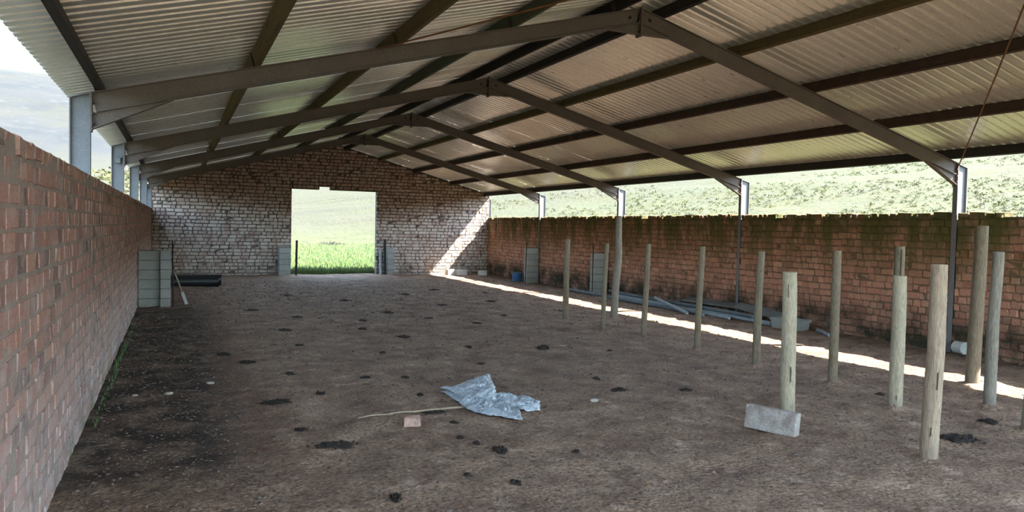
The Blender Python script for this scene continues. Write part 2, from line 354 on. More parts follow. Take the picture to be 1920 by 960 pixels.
# gable wall: inner face looks -Y, with the doorway
DX0, DX1, DZ = 3.30, 6.00, 2.69
gt = lambda x: raft_z(x) + SHEET - .02
core = MB(); ya, yb = YG + .014, YG + .22
core.prism([(XL - .02, -.3), (DX0, -.3), (DX0, gt(DX0)), (XL - .02, gt(XL))], ya, yb)
core.prism([(DX0, DZ), (4.15, DZ), (4.15, 2.79), (4.5, 2.79), (4.5, DZ), (DX1, DZ), (DX1, gt(DX1)), (XM, gt(XM)), (DX0, gt(DX0))], ya, yb)
core.prism([(DX1, -.3), (XR + .02, -.3), (XR + .02, gt(XR)), (DX1, gt(DX1))], ya, yb)
def keepg(s0, s1, z):
    if s1 > DX0 + .03 and s0 < DX1 - .03 and z < DZ + .03: return False
    if s1 > 4.16 and s0 < 4.49 and z < 2.80: return False
    return z + .055 < min(gt(s0), gt(s1)) + .03
half = lay([(XL, DX0), (DX0, 4.15), (4.15, 4.5), (4.5, DX1), (DX1, XR)], HW0, 40, .5, keepg, .024, 'HS', .005)
brick_wall('wall_back', core, m_mort_g, m_brick_g, half, lambda s, o, z: (s, YG + .014 - o, z), .016, .88)

# ------------------------------------------------------------------ corrugated roof
roof = tag(empty('roof', (XM, YG, HR)), kind='structure'); roof.location = (0, 0, 0)
PITCH, NR = .137, 5                                   # ribs: wide pan, narrow raised rib
PROF = [(0, 0), (.088, 0), (.1005, .026), (.1245, .026), (.137, 0)]
def sheet_mesh(x0, x1, name):
    V = []; F = []; pr = [(k * PITCH + a, b) for k in range(NR) for a, b in PROF[:-1]] + [(NR * PITCH, 0), (NR * PITCH + .02, 0)]; n = len(pr); xs = np.linspace(x0, x1, 5)
    for lay_ in (0, 1):
        for (y, dz) in pr:
            for x in xs: V.append((x, y, raft_z(x) + (SHEET - .010 + dz) / math.cos(ANG) + lay_ * .0012))
    k = len(xs)
    for lay_ in (0, 1):
        b = lay_ * n * k
        for i in range(n - 1):
            for j in range(k - 1):
                q = (b + i*k + j, b + (i+1)*k + j, b + (i+1)*k + j + 1, b + i*k + j + 1); F.append(q if lay_ else q[::-1])
    for i in range(n - 1):
        for j in (0, k - 1): F.append((i*k + j, (i+1)*k + j, n*k + (i+1)*k + j, n*k + i*k + j))
    t = MB(); t.add(V, F); me = t.mesh(name); me.materials.append(m_sheet_l); return me
ml = sheet_mesh(-.90, XM - .02, 'roof_sheet'); mr = sheet_mesh(XM + .02, 10.03, 'roof_sheet')
y = YB - .1; i = 0
while y < YG + .25:
    for me in (ml, mr):
        o = link('roof_sheet', me, roof); o.location = (0, y, .0025 * (i % 2))
    y += NR * PITCH; i += 1
YE = y
t = MB(); rz = HR + (SHEET + .03) / math.cos(ANG)
t.prism([(XM - .2, rz - .05), (XM, rz + .004), (XM + .2, rz - .05), (XM + .2, rz - .047), (XM, rz + .008), (XM - .2, rz - .047)], YB - .1, YE)
t.build('ridge_cap', m_sheet_l, roof)

# ------------------------------------------------------------------ portal frames
def ibeam(t, p0, p1, depth, wid=.075, fl=.009, wb=.007):   # top edge runs p0 -> p1 in XZ
    a = Vector((p0[0], 0, p0[1])); b = Vector((p1[0], 0, p1[1])); d = (b - a); L = d.length; d.normalize()
    nrm = Vector((-d.z, 0, d.x)); nrm = nrm if nrm.z > 0 else -nrm; c = (a + b) / 2
    yv = Vector((0, 1, 0))
    t.obox(c - nrm * fl / 2, d * L / 2, yv * wid / 2, nrm * fl / 2)
    t.obox(c - nrm * (depth - fl / 2), d * L / 2, yv * wid / 2, nrm * fl / 2)
    t.obox(c - nrm * depth / 2, d * L / 2, yv * wb / 2, nrm * (depth / 2 - fl / 2))
def column_mb(x_in, x_out, top_in, top_out, base=-.25):
    t = MB(); s = 1 if x_out > x_in else -1; f = .009 * s
    t.prism([(x_in, base), (x_in + f, base), (x_in + f, top_in), (x_in, top_in)], -.036, .036)
    t.prism([(x_out - f, base), (x_out, base), (x_out, top_out), (x_out - f, top_out)], -.036, .036)
    t.prism([(x_in + f, base), (x_out - f, base), (x_out - f, top_out), (x_in + f, top_in)], -.0035, .0035)
    t.obox(((x_in + x_out) / 2, 0, (top_in + top_out) / 2 + .004), ((x_out - x_in) / 2, 0, (top_out - top_in) / 2), (0, .036, 0), (0, 0, .005))
    return t
PL = [-.575, .655, 1.94, 3.14, 4.36]; PR = [4.93, 6.02, 7.20, 8.50, 9.74]
def frame_parts(root):
    rafs = {}
    column_mb(XL - .014, XL - .165, 2.63, 2.58).build('column', m_steel, root)
    column_mb(XR - .006, XR + .19, 2.63, 2.58).build('column', m_steel, root)
    for s in (-1, 1):
        xe = XL - .014 if s < 0 else XR - .006
        t = MB(); ibeam(t, (xe, raft_z(xe)), (XM, HR), .165); ra = t.build('rafter', m_rafter, root)
        rafs[s] = ra
        x2 = xe - s * .62; t = MB(); zb = 2.335
        zr = lambda x: raft_z(x) - .165 / math.cos(ANG)
        t.prism([(xe, zb), (x2, zr(x2)), (xe, zr(xe))], -.0035, .0035)
        d = Vector((x2 - xe, 0, zr(x2) - zb)); L = d.length; d.normalize(); nn = Vector((-d.z, 0, d.x))
        t.obox(Vector(((xe + x2) / 2, 0, (zb + zr(x2)) / 2)), d * L / 2, (0, .036, 0), nn * .004)
        t.build('haunch', m_rafter, root)
        t = MB(); t.box(min(xe, xe - s * .012), max(xe, xe - s * .012), -.04, .04, zb - .02, raft_z(xe) + .005); ep = t.build('end_plate', m_rafter, root)
        x3 = XM + s * .40; zt = zr(x3); t = MB()
        t.prism([(XM, 3.765), (x3, zt), (XM, zr(XM))], -.0035, .0035)
        d = Vector((x3 - XM, 0, zt - 3.765)); L = d.length; d.normalize(); nn = Vector((-d.z, 0, d.x))
        t.obox(Vector(((XM + x3) / 2, 0, (3.765 + zt) / 2)), d * L / 2, (0, .036, 0), nn * .004)
        t.build('apex_haunch', m_rafter, root)
        t = MB()
        for zz in (.05, .13, .22): t.obox((xe - s * .02, -.03, zb + zz), (.012, 0, 0), (0, .009, 0), (0, 0, .009)); t.obox((xe - s * .02, .03, zb + zz), (.012, 0, 0), (0, .009, 0), (0, 0, .009))
        t.build('bolts', m_iron, ep)['kind'] = 'stuff'
        t = MB(); xh = XM + s * .13; t.obox((xh, -.009, raft_z(xh) - .085), (.016, 0, s * -.004), (0, .006, 0), (0, 0, .014)); t.build('bolt_hole', m_iron, ra)
    t = MB(); t.box(XM - .012, XM + .012, -.055, .055, 3.735, HR + .006); ap = t.build('apex_plate', m_rafter, root)
    t = MB(); t.tube([(XM - .03, -.03, 3.78), (XM + .03, -.03, 3.78)], .012, 8); t.tube([(XM - .03, -.03, 3.98), (XM + .03, -.03, 3.98)], .012, 8)
    t.build('apex_bolts', m_iron, ap)['kind'] = 'stuff'
    for x in PL + PR:
        s = -1 if x < XM else 1; nrm = Vector((-SLOPE, 0, 1)).normalized() if s < 0 else Vector((SLOPE, 0, 1)).normalized()
        d = Vector((nrm.z, 0, -nrm.x)); c = Vector((x + s * .033, 0, raft_z(x))) + nrm * .045
        t = MB(); t.obox(c, d * .003, (0, .035, 0), nrm * .045); t.build('cleat', m_purlin, rafs[s])
FL = ['nearest grey steel portal frame, its apex plate close under the roof ridge', 'second grey steel portal frame counted from the front of the shed',
      'third portal frame, third column rising behind the kinked green pole', 'farthest full portal frame, just before the brick gable wall']
f0 = None
for i, yf in enumerate(FRAMES):
    if f0 is None:
        f0 = empty('portal_frame', (0, yf, 0)); frame_parts(f0); r = f0
    else:
        r = f0.copy(); COL.objects.link(r); r.location = (0, yf, 0)
        for ch in list(f0.children):
            c = ch.copy(); COL.objects.link(c); c.parent = r
            for g in list(ch.children):
                d = g.copy(); COL.objects.link(d); d.parent = c
    tag(r, FL[i], 'portal frame', 'portal frames carrying the roof')
    if i == 1: b2 = next(c for c in r.children if c.name.startswith('column') and min(v.co.x for v in c.data.vertices) < 0)
t = MB(); t.box(-.74, -.68, -.06, -.004, 2.36, 2.43); t.tube([(-.73, -.035, 2.445), (-.66, -.035, 2.445)], .018, 8)
tag(t.build('bracket', m_board, b2), 'small weathered metal box on the column web')
for (xi, xo, nm) in ((XL - .004, XL - .165, 'blue grey end column at the left edge of the gable wall'), (XR + .02, XR + .20, 'thin end column at the right edge of the gable wall')):
    o = column_mb(xi, xo, 2.63, 2.58).build('gable_column', m_steel); o.location = (0, YG + .28, 0); tag(o, nm, 'column')

# ------------------------------------------------------------------ purlins
def purlin(x, mat, label, timber, flip=False, wd=.055):
    s = -1 if x < XM else 1; nrm = Vector((-SLOPE if s < 0 else SLOPE, 0, 1)).normalized(); d = Vector((nrm.z, 0, -nrm.x))
    r = empty('purlin', (x, YB, raft_z(x))); tag(r, label, 'purlin', 'purlins under the roof sheets')
    js = [YB - .05] + [j for j in JOINTS[1:]] + [YG + .2]
    for i in range(len(js) - 1):
        a, b = js[i], js[i + 1]; t = MB(); h = PURL / 2; off = ((i % 2) - .5) * (.012 if timber else .0)
        c = nrm * h + d * off + Vector((0, (a + b) / 2 - YB, 0)); yy = Vector((0, (b - a) / 2 + (-.004 if timber else .0), 0))
        if timber: t.obox(c, d * wd / 2, yy, nrm * h)
        else:
            k = s * (-1 if flip else 1)
            t.obox(c + d * k * -.022, d * .003, yy, nrm * h)
            for q in (-1, 1): t.obox(c + nrm * q * (h - .003), d * .025, yy, nrm * .003); t.obox(c + d * k * .022 + nrm * q * (h - .010), d * .0025, yy, nrm * .010)
        o = t.build('beam', mat, r)
        if timber: bevel(o, .004)
purlin(PL[0], m_purlin_d, 'dark steel eave purlin along the left edge of the roof', False)
purlin(PL[1], m_timber, 'olive brown timber purlin, lowest timber on the left roof slope', True)
purlin(PL[2], m_timber, 'mossy timber purlin in the middle of the left roof slope', True)
purlin(PL[3], m_timber_g, 'greenish timber purlin, next below the ridge on the left slope', True)
purlin(PL[4], m_purlin_d, 'dark ridge purlin on the left side of the apex', False)
purlin(PR[0], m_purlin_d, 'dark ridge purlin on the right side of the apex', False)
purlin(PR[1], m_timber, 'mossy timber purlin, only timber on the right roof slope', True)
purlin(PR[2], m_purlin, 'rusty brown steel purlin, directly below the timber on the right slope', False)
purlin(PR[3], m_purlin, 'brown steel purlin, lower of two mid-slope steel ones on the right', False)
purlin(PR[4], m_purlin_d, 'dark eave purlin above the open gap of the right wall', False)
def rod(p0, p1, sag, label):
    p0, p1 = Vector(p0), Vector(p1); P = [p0.lerp(p1, k / 14) - Vector((0, 0, sag * math.sin(math.pi * k / 14))) for k in range(15)]
    t = MB(); t.tube(P, .0085, 8); tag(t.build('bracing_rod', m_rod, None, True), label, 'rod')
rod((XR - .07, Y1 - .08, 2.60), (4.80, 2.68, 3.98), .03, 'thin rusty bracing rod rising from the nearest right column head')
rod((1.72, Y1 - .02, 3.26), (4.5, 4.85, 3.98), .01, 'thin rusty bracing rod crossing under the left roof sheets')

# ------------------------------------------------------------------ timber poles
def pole(base, top, r, mat, label, kink=0.0, split=False, grp=None, name='wooden_post'):
    b = Vector((base[0], base[1], fz(*base) - .12)); tp = Vector(top); n = 12; P = []; R = []
    ph = random.random() * 6
    for k in range(n + 1):
        f = k / n; p = b.lerp(tp, f)
        p += Vector((.006 * math.sin(f * 5 + ph) + kink * math.exp(-((f - .62) / .16) ** 2), .006 * math.cos(f * 4 + ph), 0)); P.append(p); R.append(r * (1.06 - .12 * f) * random.uniform(.98, 1.02))
    pass
    t = MB(); t.tube(P, R, 16, 0, .035); root = empty(name, (base[0], base[1], 0))
    o = t.build('shaft', mat, root, True, (-base[0], -base[1], 0)); autosmooth(o, 50)
    t = MB(); m = 18; V = [(0, 0, .028)]
    for k in range(m):
        th = 2 * math.pi * k / m; V.append((math.cos(th) * r * 1.35, math.sin(th) * r * 1.35, .022))
    for k in range(m):
        th = 2 * math.pi * k / m; q = r * random.uniform(2.0, 3.0); x, y = math.cos(th) * q, math.sin(th) * q; V.append((x, y, fz(base[0] + x, base[1] + y) - .012))
    F = [(0, k + 1, (k + 1) % m + 1) for k in range(m)] + [(k + 1, m + k + 1, m + (k + 1) % m + 1, (k + 1) % m + 1) for k in range(m)]
    V = [(x, y, z + (fz(*base) if i <= m else 0)) for i, (x, y, z) in enumerate(V)]
    t.add(V, F); t.build('soil_collar', m_dirt, root, True)
    if split:
        t = MB(); u = Vector((-base[0], -base[1], 0)).normalized(); sd = Vector((-u.y, u.x, 0))
        for (f0, f1, sx) in split:
            c = b.lerp(tp, (f0 + f1) / 2) + u * r * .93 + sd * sx * r - Vector((base[0], base[1], 0)); ax = (tp - b) * (f1 - f0) / 2
            t.obox(c, ax, sd * .0022, u * .006)
        t.build('crack', m_dung, root)
    return tag(root, label, 'post', grp)
pole((6.38, 11.88), (6.39, 11.87, 1.43), .053, m_post, 'weathered post standing left of the kinked green pole, farthest of its row')
pole((6.30, 10.44), (6.33, 10.43, 1.39), .036, m_post, 'slimmest weathered post, just left of the kinked green pole')
pole((7.36, 11.80), (7.39, 11.79, 1.87), .066, m_post_b, 'tall kinked blue-green pole in front of the third right column', .03, name='wooden_pole')
pole((6.61, 9.74), (6.64, 9.72, 1.41), .043, m_post, 'thin weathered post just right of the tall kinked green pole')
pole((6.50, 8.29), (6.53, 8.28, 1.41), .042, m_post, 'weathered post in front of the pale pipes, midway along its row')
pole((6.42, 7.07), (6.45, 7.06, 1.39), .046, m_post, 'brown weathered post left of the thick pale post with the block')
pole((4.97, 5.04), (4.94, 5.05, 1.27), .064, m_post_g, 'thick pale split post with a concrete block lying at its foot', 0, [(.30, .40, .35), (.84, .92, -.1), (.08, .12, .25)])
pole((6.42, 5.90), (6.43, 5.90, 1.44), .046, m_post, 'brown weathered post right of the thick pale post with the block')
pole((7.02, 5.62), (7.00, 5.60, 1.50), .055, m_post, 'dark flat-topped post mostly hidden behind the short pale green post', 0, [(.6, .98, .3)])
pole((6.16, 4.91), (6.15, 4.91, 1.24), .062, m_post_g, 'short pale green post in front of a darker taller one', 0, [(.08, .12, -.1), (.15, .18, .1)])
pole((4.99, 3.69), (5.01, 3.68, 1.41), .060, m_post_t, 'nearest tan brown post with knots, beside the large dung heap', .008, [(.42, .5, .5), (.2, .24, .1)])
pole((7.96, 5.40), (7.98, 5.39, 1.74), .070, m_post, 'tallest thick post near the wall beside the white pipe end')
pole((7.07, 4.62), (7.08, 4.61, 1.48), .052, m_post_b, 'blue grey slightly bent post at the right, next to the tallest one', -.015)
pole((6.56, 3.95), (6.60, 3.93, 1.25), .050, m_post_b, 'post cut off by the right edge of the picture')

# ------------------------------------------------------------------ concrete blocks and piers
def block_mb(L, D, H):
    t = MB(); t.box(-L / 2, L / 2, -D / 2, D / 2, 0, H, random.random()); return t
def pier(name, label, stacks, courses, h=.178):
    x0, y0 = stacks[0][0], stacks[0][1]; r = empty(name, (x0, y0, 0)); tag(r, label, 'pier')
    for (x, y, L, D) in stacks:
        for c in range(courses):
            t = block_mb(L * random.uniform(.98, 1.0), D, h - .010)
            o = bevel(t.build('block', m_conc, r, False, (x - x0 + random.uniform(-.004, .004), y - y0 + random.uniform(-.006, .006), fz(x, y) - .02 + c * h)), .006)
        t = MB(); t.box(x - x0 - L * .46, x - x0 + L * .46, y - y0 - D * .44, y - y0 + D * .44, -.05, courses * h - .02); t.build('mortar', m_mort_g, r)
pier('block_pier', 'grey concrete block pier against the left brick wall, two stacks wide', [(-.435, 15.5, .36, .19), (-.16, 15.42, .175, .36)], 6)
pier('block_pier', 'grey block pier at the left jamb of the doorway', [(3.06, 24.0, .34, .36)], 5)
pier('block_pier', 'grey block pier at the right jamb of the doorway', [(6.38, 24.05, .20, .36)], 5)
pier('block_pier', 'block pier on the right wall beside the blue bucket', [(9.70, 20.25, .39, .19)], 6)
pier('block_pier', 'block pier on the right wall behind the kinked green pole', [(9.68, 16.3, .40, .19)], 6)
def loose(name, loc, dims, rot, mat, label, cat='block', grp=None, bev=.006):
    t = block_mb(*dims); o = t.build(name, mat); o.location = loc; o.rotation_euler = rot; bevel(o, bev, 2); return tag(o, label, cat, grp)
loose('concrete_block', (4.40, 4.64, fz(4.4, 4.64) - .005), (.42, .10, .19), (math.radians(-6), math.radians(1.5), math.atan2(-.905, .42)), m_conc_d, 'mud-stained concrete block standing on edge before the pale split post', bev=.008)
loose('concrete_block', (8.40, 23.78, fz(8.4, 23.8)), (.30, .19, .19), (0, 0, .25), m_conc_w, 'pale block in the sun strip at the gable, leftmost of three', 'block')
loose('concrete_block', (8.76, 23.72, fz(8.8, 23.7)), (.36, .19, .19), (0, 0, -.1), m_conc_w, 'pale block in the gable corner, middle one of three', 'block')
loose('concrete_block', (9.42, 23.45, fz(9.4, 23.4)), (.30, .19, .16), (0, 0, -.5), m_conc_w, 'low pale block lying alone nearest the right wall corner', 'block')
# broken brick
t = MB(); V, F = brick_shape(.125, .085, .075, .012); t.add(V, F); o = t.build('broken_brick', m_frag); o.location = (1.75, 5.81, fz(1.75, 5.81) + .034); o.rotation_euler = (.05, .04, -.25)
tag(o, 'broken pink brick piece on the dirt beside the thin stick', 'brick')

# ------------------------------------------------------------------ posts and bars by the piers, spade, pipe
def bar(base, top, r, mat, label, name='steel_bar', cat='bar', n=8):
    t = MB(); t.tube([(0, 0, -.08), (0, 0, .2), (top[0] - base[0], top[1] - base[1], top[2])], r, n); o = t.build(name, mat, None, True)
    o.location = (base[0], base[1], fz(*base)); autosmooth(o, 50); return tag(o, label, cat)
bar((-.035, 15.25), (-.05, 15.25, 1.22), .014, m_iron, 'thin dark upright bar beside the left block pier')
bar((3.42, 24.0), (3.43, 24.0, 1.08), .034, m_iron, 'dark upright post at the left side of the doorway', 'gate_post', 'post', 12)
bar((6.22, 23.98), (6.20, 23.98, 1.15), .036, m_iron, 'dark upright post at the right side of the doorway', 'gate_post', 'post', 12)
bar((6.10, 24.08), (6.08, 24.08, .82), .042, m_pvc, 'short pale post leaning by the right side of the doorway', 'gate_post', 'post', 12)
bar((9.40, 20.02), (9.42, 20.02, 1.22), .014, m_iron, 'thin dark upright bar beside the blue bucket on the right')
bar((9.40, 16.12), (9.40, 16.12, 1.32), .014, m_iron, 'thin dark upright bar with a pale tip behind the row of posts')
sp = empty('spade', (.2, 15.55, fz(.2, 15.55))); tag(sp, 'spade with a pale blade leaning on the left block pier', 'spade')
a, b = Vector((0, 0, .02)), Vector((-.22, -.22, .66)); d = (b - a).normalized()
t = MB(); t.tube([a + d * .24, b], .013, 8); t.build('handle', m_stick, sp, True)
sd = d.cross(Vector((0, 1, 0))).normalized(); t = MB(); t.obox(a + d * .13, d * .13, d.cross(sd) * .004, sd * .028); t.build('blade', m_white, sp)
def drain(y, x0, x1, r, label):
    t = MB(); P = []; R = []; n = int((x1 - x0) / .025)
    for k in range(n + 1): P.append((x0 + (x1 - x0) * k / n, y, r)); R.append(r * (1.0 if k % 2 else .93))
    P += [(x1, y, r), (x1 - .03, y, r), (x1 - .3, y, r)]; R += [r * .86, r * .84, r * .84]
    t.tube(P, R, 20); o = t.build('drain_pipe', m_black, None, True); o.location = (0, 0, fz(x1, y) - .005); autosmooth(o, 60); tag(o, label, 'pipe')
drain(20.0, -.45, .98, .145, 'fat black ribbed drain pipe lying along the left gable corner')
drain(20.55, -.40, 1.07, .14, 'second black ribbed pipe lying just behind the first')

# ------------------------------------------------------------------ pipes, boards and trough at the right wall
def pipe(p0, p1, r, mat, label, name='long_pipe'):
    P = [Vector(p0).lerp(Vector(p1), k / 10) for k in range(11)]
    for k, q in enumerate(P): q.z = p0[2] + (p1[2] - p0[2]) * k / 10 + fz(q.x, q.y) * .5 + r
    e = (P[-1] - P[-2]).normalized(); t = MB(); t.tube(P + [P[-1] - e * .02], [r] * 11 + [r * .8], 12)
    tag(autosmooth(t.build(name, mat), 50), label, 'pipe', 'pipes lying along the right wall')
pipe((9.42, 17.3, .0), (9.22, 11.6, .0), .04, m_pvc_d, 'long pale pipe reaching farthest towards the gable on the right')
pipe((9.80, 15.6, .0), (9.46, 10.05, .0), .04, m_pvc, 'long pale pipe ending nearest the trough by the right wall')
pipe((9.62, 15.4, .0), (9.34, 11.0, .0), .032, m_pvc, 'pale pipe ending shorter than the one beside it')
pipe((9.76, 15.9, .082), (9.44, 10.5, .082), .034, m_pvc_d, 'blue grey pipe lying on top of the others at the wall')
pipe((9.44, 13.5, .14), (9.03, 11.85, .0), .034, m_pvc, 'short pale pipe angled out towards the sun strip')
pipe((9.70, 9.25, .0), (9.38, 8.70, .0), .03, m_pvc, 'short thin pipe right of the concrete trough')
t = MB(); t.box(-.13, .13, -1.05, 1.05, 0, .028); o = t.build('board', m_board); o.location = (9.74, 11.7, fz(9.74, 11.7) + .19); o.rotation_euler = (0, math.radians(-12), .06); bevel(o, .004)
tag(o, 'long grey board lying on the pipes against the right wall', 'board')
t = MB(); t.box(-.11, .11, -.6, .6, 0, .025); o = t.build('board', m_board); o.location = (9.72, 10.55, fz(9.74, 10.6) + .17); o.rotation_euler = (math.radians(6), math.radians(-22), .12); bevel(o, .004)
tag(o, 'shorter grey board tilted down towards the trough', 'board')
tr = empty('water_trough', (9.52, 9.68, fz(9.5, 9.7)), .22); tag(tr, 'pale cement trough on the ground at the right wall', 'trough')
t = MB(); L, W, H, k = .30, .13, .18, .03
O = [(-W, -L), (W, -L), (W, L), (-W, L)]; V = []
for (sc, z) in ((.9, 0), (1, H)): V += [(x * sc, y * sc, z) for x, y in O]
for (dd, z) in ((k, H), (k + .02, .05)): V += [(x - math.copysign(dd, x), y - math.copysign(dd, y), z) for x, y in O]
F = [(3, 2, 1, 0)] + [(l*4 + i, l*4 + (i+1) % 4, l*4 + 4 + (i+1) % 4, l*4 + 4 + i) for l in range(3) for i in range(4)] + [(12, 13, 14, 15)]
t.add(V, F); bevel(t.build('basin', m_conc, tr), .008, 2)
t = MB()
for (x0, x1, y0, y1) in ((-W - .012, W + .012, -L - .012, -L + .02), (-W - .012, W + .012, L - .02, L + .012), (-W - .012, -W + .02, -L, L), (W - .02, W + .012, -L, L)): t.box(x0, x1, y0, y1, H - .03, H + .008)
t.build('rim', m_conc, tr)
t = MB(); P = [(9.86, 6.95, .10), (9.84, 6.80, .10)]; t.tube(P + [(9.842, 6.81, .10), (9.85, 6.90, .10)], [.085, .085, .07, .07], 20)
tag(autosmooth(t.build('pipe_stub', m_white), 50), 'short fat white pipe stub at the wall base by the nearest right column', 'pipe')
bk = empty('bucket', (9.46, 20.75, fz(9.46, 20.75))); tag(bk, 'blue plastic bucket by the block pier at the right wall', 'bucket')
t = MB(); t.tube([(0, 0, 0), (0, 0, .26), (0, 0, .262), (0, 0, .02)], [.13, .165, .155, .12], 20); autosmooth(t.build('body', m_blue, bk), 50)
t = MB(); t.tube([(.172 * math.cos(k * math.pi / 10), .01, .22 - .10 * math.sin(k * math.pi / 10)) for k in range(11)], .005, 6); t.build('handle', m_iron, bk, True)
t = MB(); t.tube([(.17 * math.cos(k * math.pi / 12), .17 * math.sin(k * math.pi / 12), .255) for k in range(25)], .009, 6); t.build('rim', m_blue, bk, True)

# ------------------------------------------------------------------ plastic sheet and stick
OUT = [(2.33,6.82),(2.63,6.98),(2.93,7.06),(2.77,6.56),(2.89,6.42),(3.04,6.35),(3.06,6.14),(2.94,5.90),(2.80,5.88),(2.77,5.96),(2.66,5.66),(2.55,5.74),(2.38,5.91),(2.33,6.11),(2.35,6.4)]
def cloth(out, c, name, parent, lift, amp, seed):
    P = []
    n = len(out)
    for i in range(n):
        p, q = out[i], out[(i + 1) % n]
        for k in range(10): f = k / 10; P.append((p[0] + (q[0] - p[0]) * f + random.uniform(-.006, .006), p[1] + (q[1] - p[1]) * f + random.uniform(-.006, .006)))
    m = len(P); R = 26; V = []
    for j in range(R + 1):
        for (x, y) in P:
            f = j / R; V.append((c[0] + (x - c[0]) * f, c[1] + (y - c[1]) * f))
    V = np.array(V); x, y = V[:, 0], V[:, 1]; fr = np.repeat(np.linspace(0, 1, R + 1), m)
    rid = 1 - np.abs(2 * fbm(x * 7 + 2 * y, y * 3.2, seed, 3) - .95) * 2.2
    rid2 = 1 - np.abs(2 * fbm(x * 17, y * 11 - x * 5, seed + 7, 3) - .95) * 2
    rid3 = 1 - np.abs(2 * fbm(x * 26 - y * 14, y * 13 + x * 9, seed + 13, 2) - .75) * 2
    z = floor_z(x, y) + .008 + amp * (np.clip(rid, 0, 1) * .8 + np.clip(rid2, 0, 1) * .55 + np.clip(rid3, 0, 1) * .4) * (1.05 - .85 * fr ** 4) + lift(x, y)
    t = MB(); t.add(np.stack([x - c0[0], y - c0[1], z], -1), [(j*m + i, j*m + (i+1) % m, (j+1)*m + (i+1) % m, (j+1)*m + i) for j in range(R) for i in range(m)])
    o = t.build(name, m_plast, parent, True); sm = o.modifiers.new('s', 'SOLIDIFY'); sm.thickness = .0015; return o
c0 = (2.62, 6.2); ps = empty('plastic_sheet', (c0[0], c0[1], 0)); tag(ps, 'crumpled pale blue plastic sheet lying in the middle of the dirt floor', 'plastic sheet')
cloth(OUT, (2.62, 6.30), 'sheet', ps, lambda x, y: 0 * x, .045, 31)
cloth([(2.33,6.83),(2.63,6.99),(2.94,7.07),(2.80,6.60),(2.74,6.42),(2.60,6.25),(2.42,6.35)], (2.64, 6.68), 'fold', ps, lambda x, y: .035 + .06 * np.clip((x - 2.55) / .35, 0, 1), .03, 57)
P = [Vector((1.38, 6.11, 0)).lerp(Vector((2.36, 6.22, 0)), k / 12) for k in range(13)]
for k, q in enumerate(P): q.y += .012 * math.sin(k * .9); q.z = fz(q.x, q.y) + .012
t = MB(); t.tube(P, [.006 + .004 * k / 12 for k in range(13)], 7, 0, .1); tag(t.build('stick', m_stick, None, True), 'thin pale stick lying on the dirt, pointing at the plastic sheet', 'stick')

# ------------------------------------------------------------------ dung and stones
def ico(sub):
    bm = bmesh.new(); bmesh.ops.create_icosphere(bm, subdivisions=sub, radius=1)
    V = np.array([v.co[:] for v in bm.verts]); F = [tuple(v.index for v in f.verts) for f in bm.faces]; bm.free(); return V, F
I1, I2, I3 = ico(1), ico(2), ico(3)
I0 = (np.array([(1,0,0),(-1,0,0),(0,1,0),(0,-1,0),(0,0,1),(0,0,-1)], float), [(0,2,4),(2,1,4),(1,3,4),(3,0,4),(2,0,5),(1,2,5),(3,1,5),(0,3,5)])
PATS = [(4.53,9.05,.094,.10,.06,'dark dung lump standing proud between the plastic sheet and the posts'),(5.74,3.98,.181,.17,.035,'large black dung heap beside the nearest tan post'),
 (6.49,4.24,.093,.1,.02,'flat dark dung patch behind the large black dung heap'),(1.07,5.44,.193,.106,.014,'wide dark dung smear in front of the broken brick, left'),
 (.81,6.9,.166,.118,.016,'dark scattered dung patch left of the stick end'),(2.05,6.12,.142,.08,.016,'dark damp dung patch between stick and plastic sheet'),
 (2.08,5.74,.054,.05,.016,'small dark dung piece right of the broken brick'),(2.14,4.91,.069,.1,.035,'crumbly dung lump in the front, below the plastic sheet'),
 (1.95,4.22,.047,.06,.03,'small dung lump at the front, nearest the middle of the bottom edge'),(1.17,4.19,.046,.06,.04,'black dung lump at the very front, left of centre'),
 (3.01,10.49,.115,.16,.02,'dark dung patch in mid floor, behind the plastic sheet'),(1.29,14.52,.137,.2,.025,'dark dung patch far back near the black drain pipe')]
SMALL = [(1.73,4.49,.028,.042),(.77,9.1,.123,.1),(.54,9.66,.103,.14),(.9,5.93,.062,.06),(2.63,11.41,.102,.15),(1.51,11.65,.12,.18),(1.12,8.2,.079,.09),(1.24,7.09,.055,.066),(2.22,7.66,.062,.08),(2.12,6.79,.045,.056),
 (4.6,11.64,.098,.15),(4.07,6.4,.107,.09),(4.67,6.12,.08,.08),(4.13,6.93,.051,.07),(1.82,7.74,.067,.08),(2.04,5.13,.035,.055),(1.98,5.31,.036,.043),(6.52,8.33,.051,.1),(6.48,5.34,.048,.07),(2.66,4.73,.031,.04),(5.0,14.6,.12,.2),(6.28,15.13,.14,.2),
 (1.9,13.2,.11,.16),(2.9,12.6,.09,.13),(3.6,13.6,.12,.2),(4.1,12.7,.08,.13),(3.3,16.0,.12,.22),(2.3,17.4,.13,.22),(4.9,17.0,.12,.2),(6.0,18.2,.13,.25),(5.5,12.6,.07,.12),(3.6,9.4,.06,.08),(5.3,8.6,.05,.06),(1.5,10.1,.07,.08),(2.4,9.3,.05,.07),(3.3,8.2,.06,.06),(7.0,13.2,.08,.13),(6.9,17,.1,.15)]
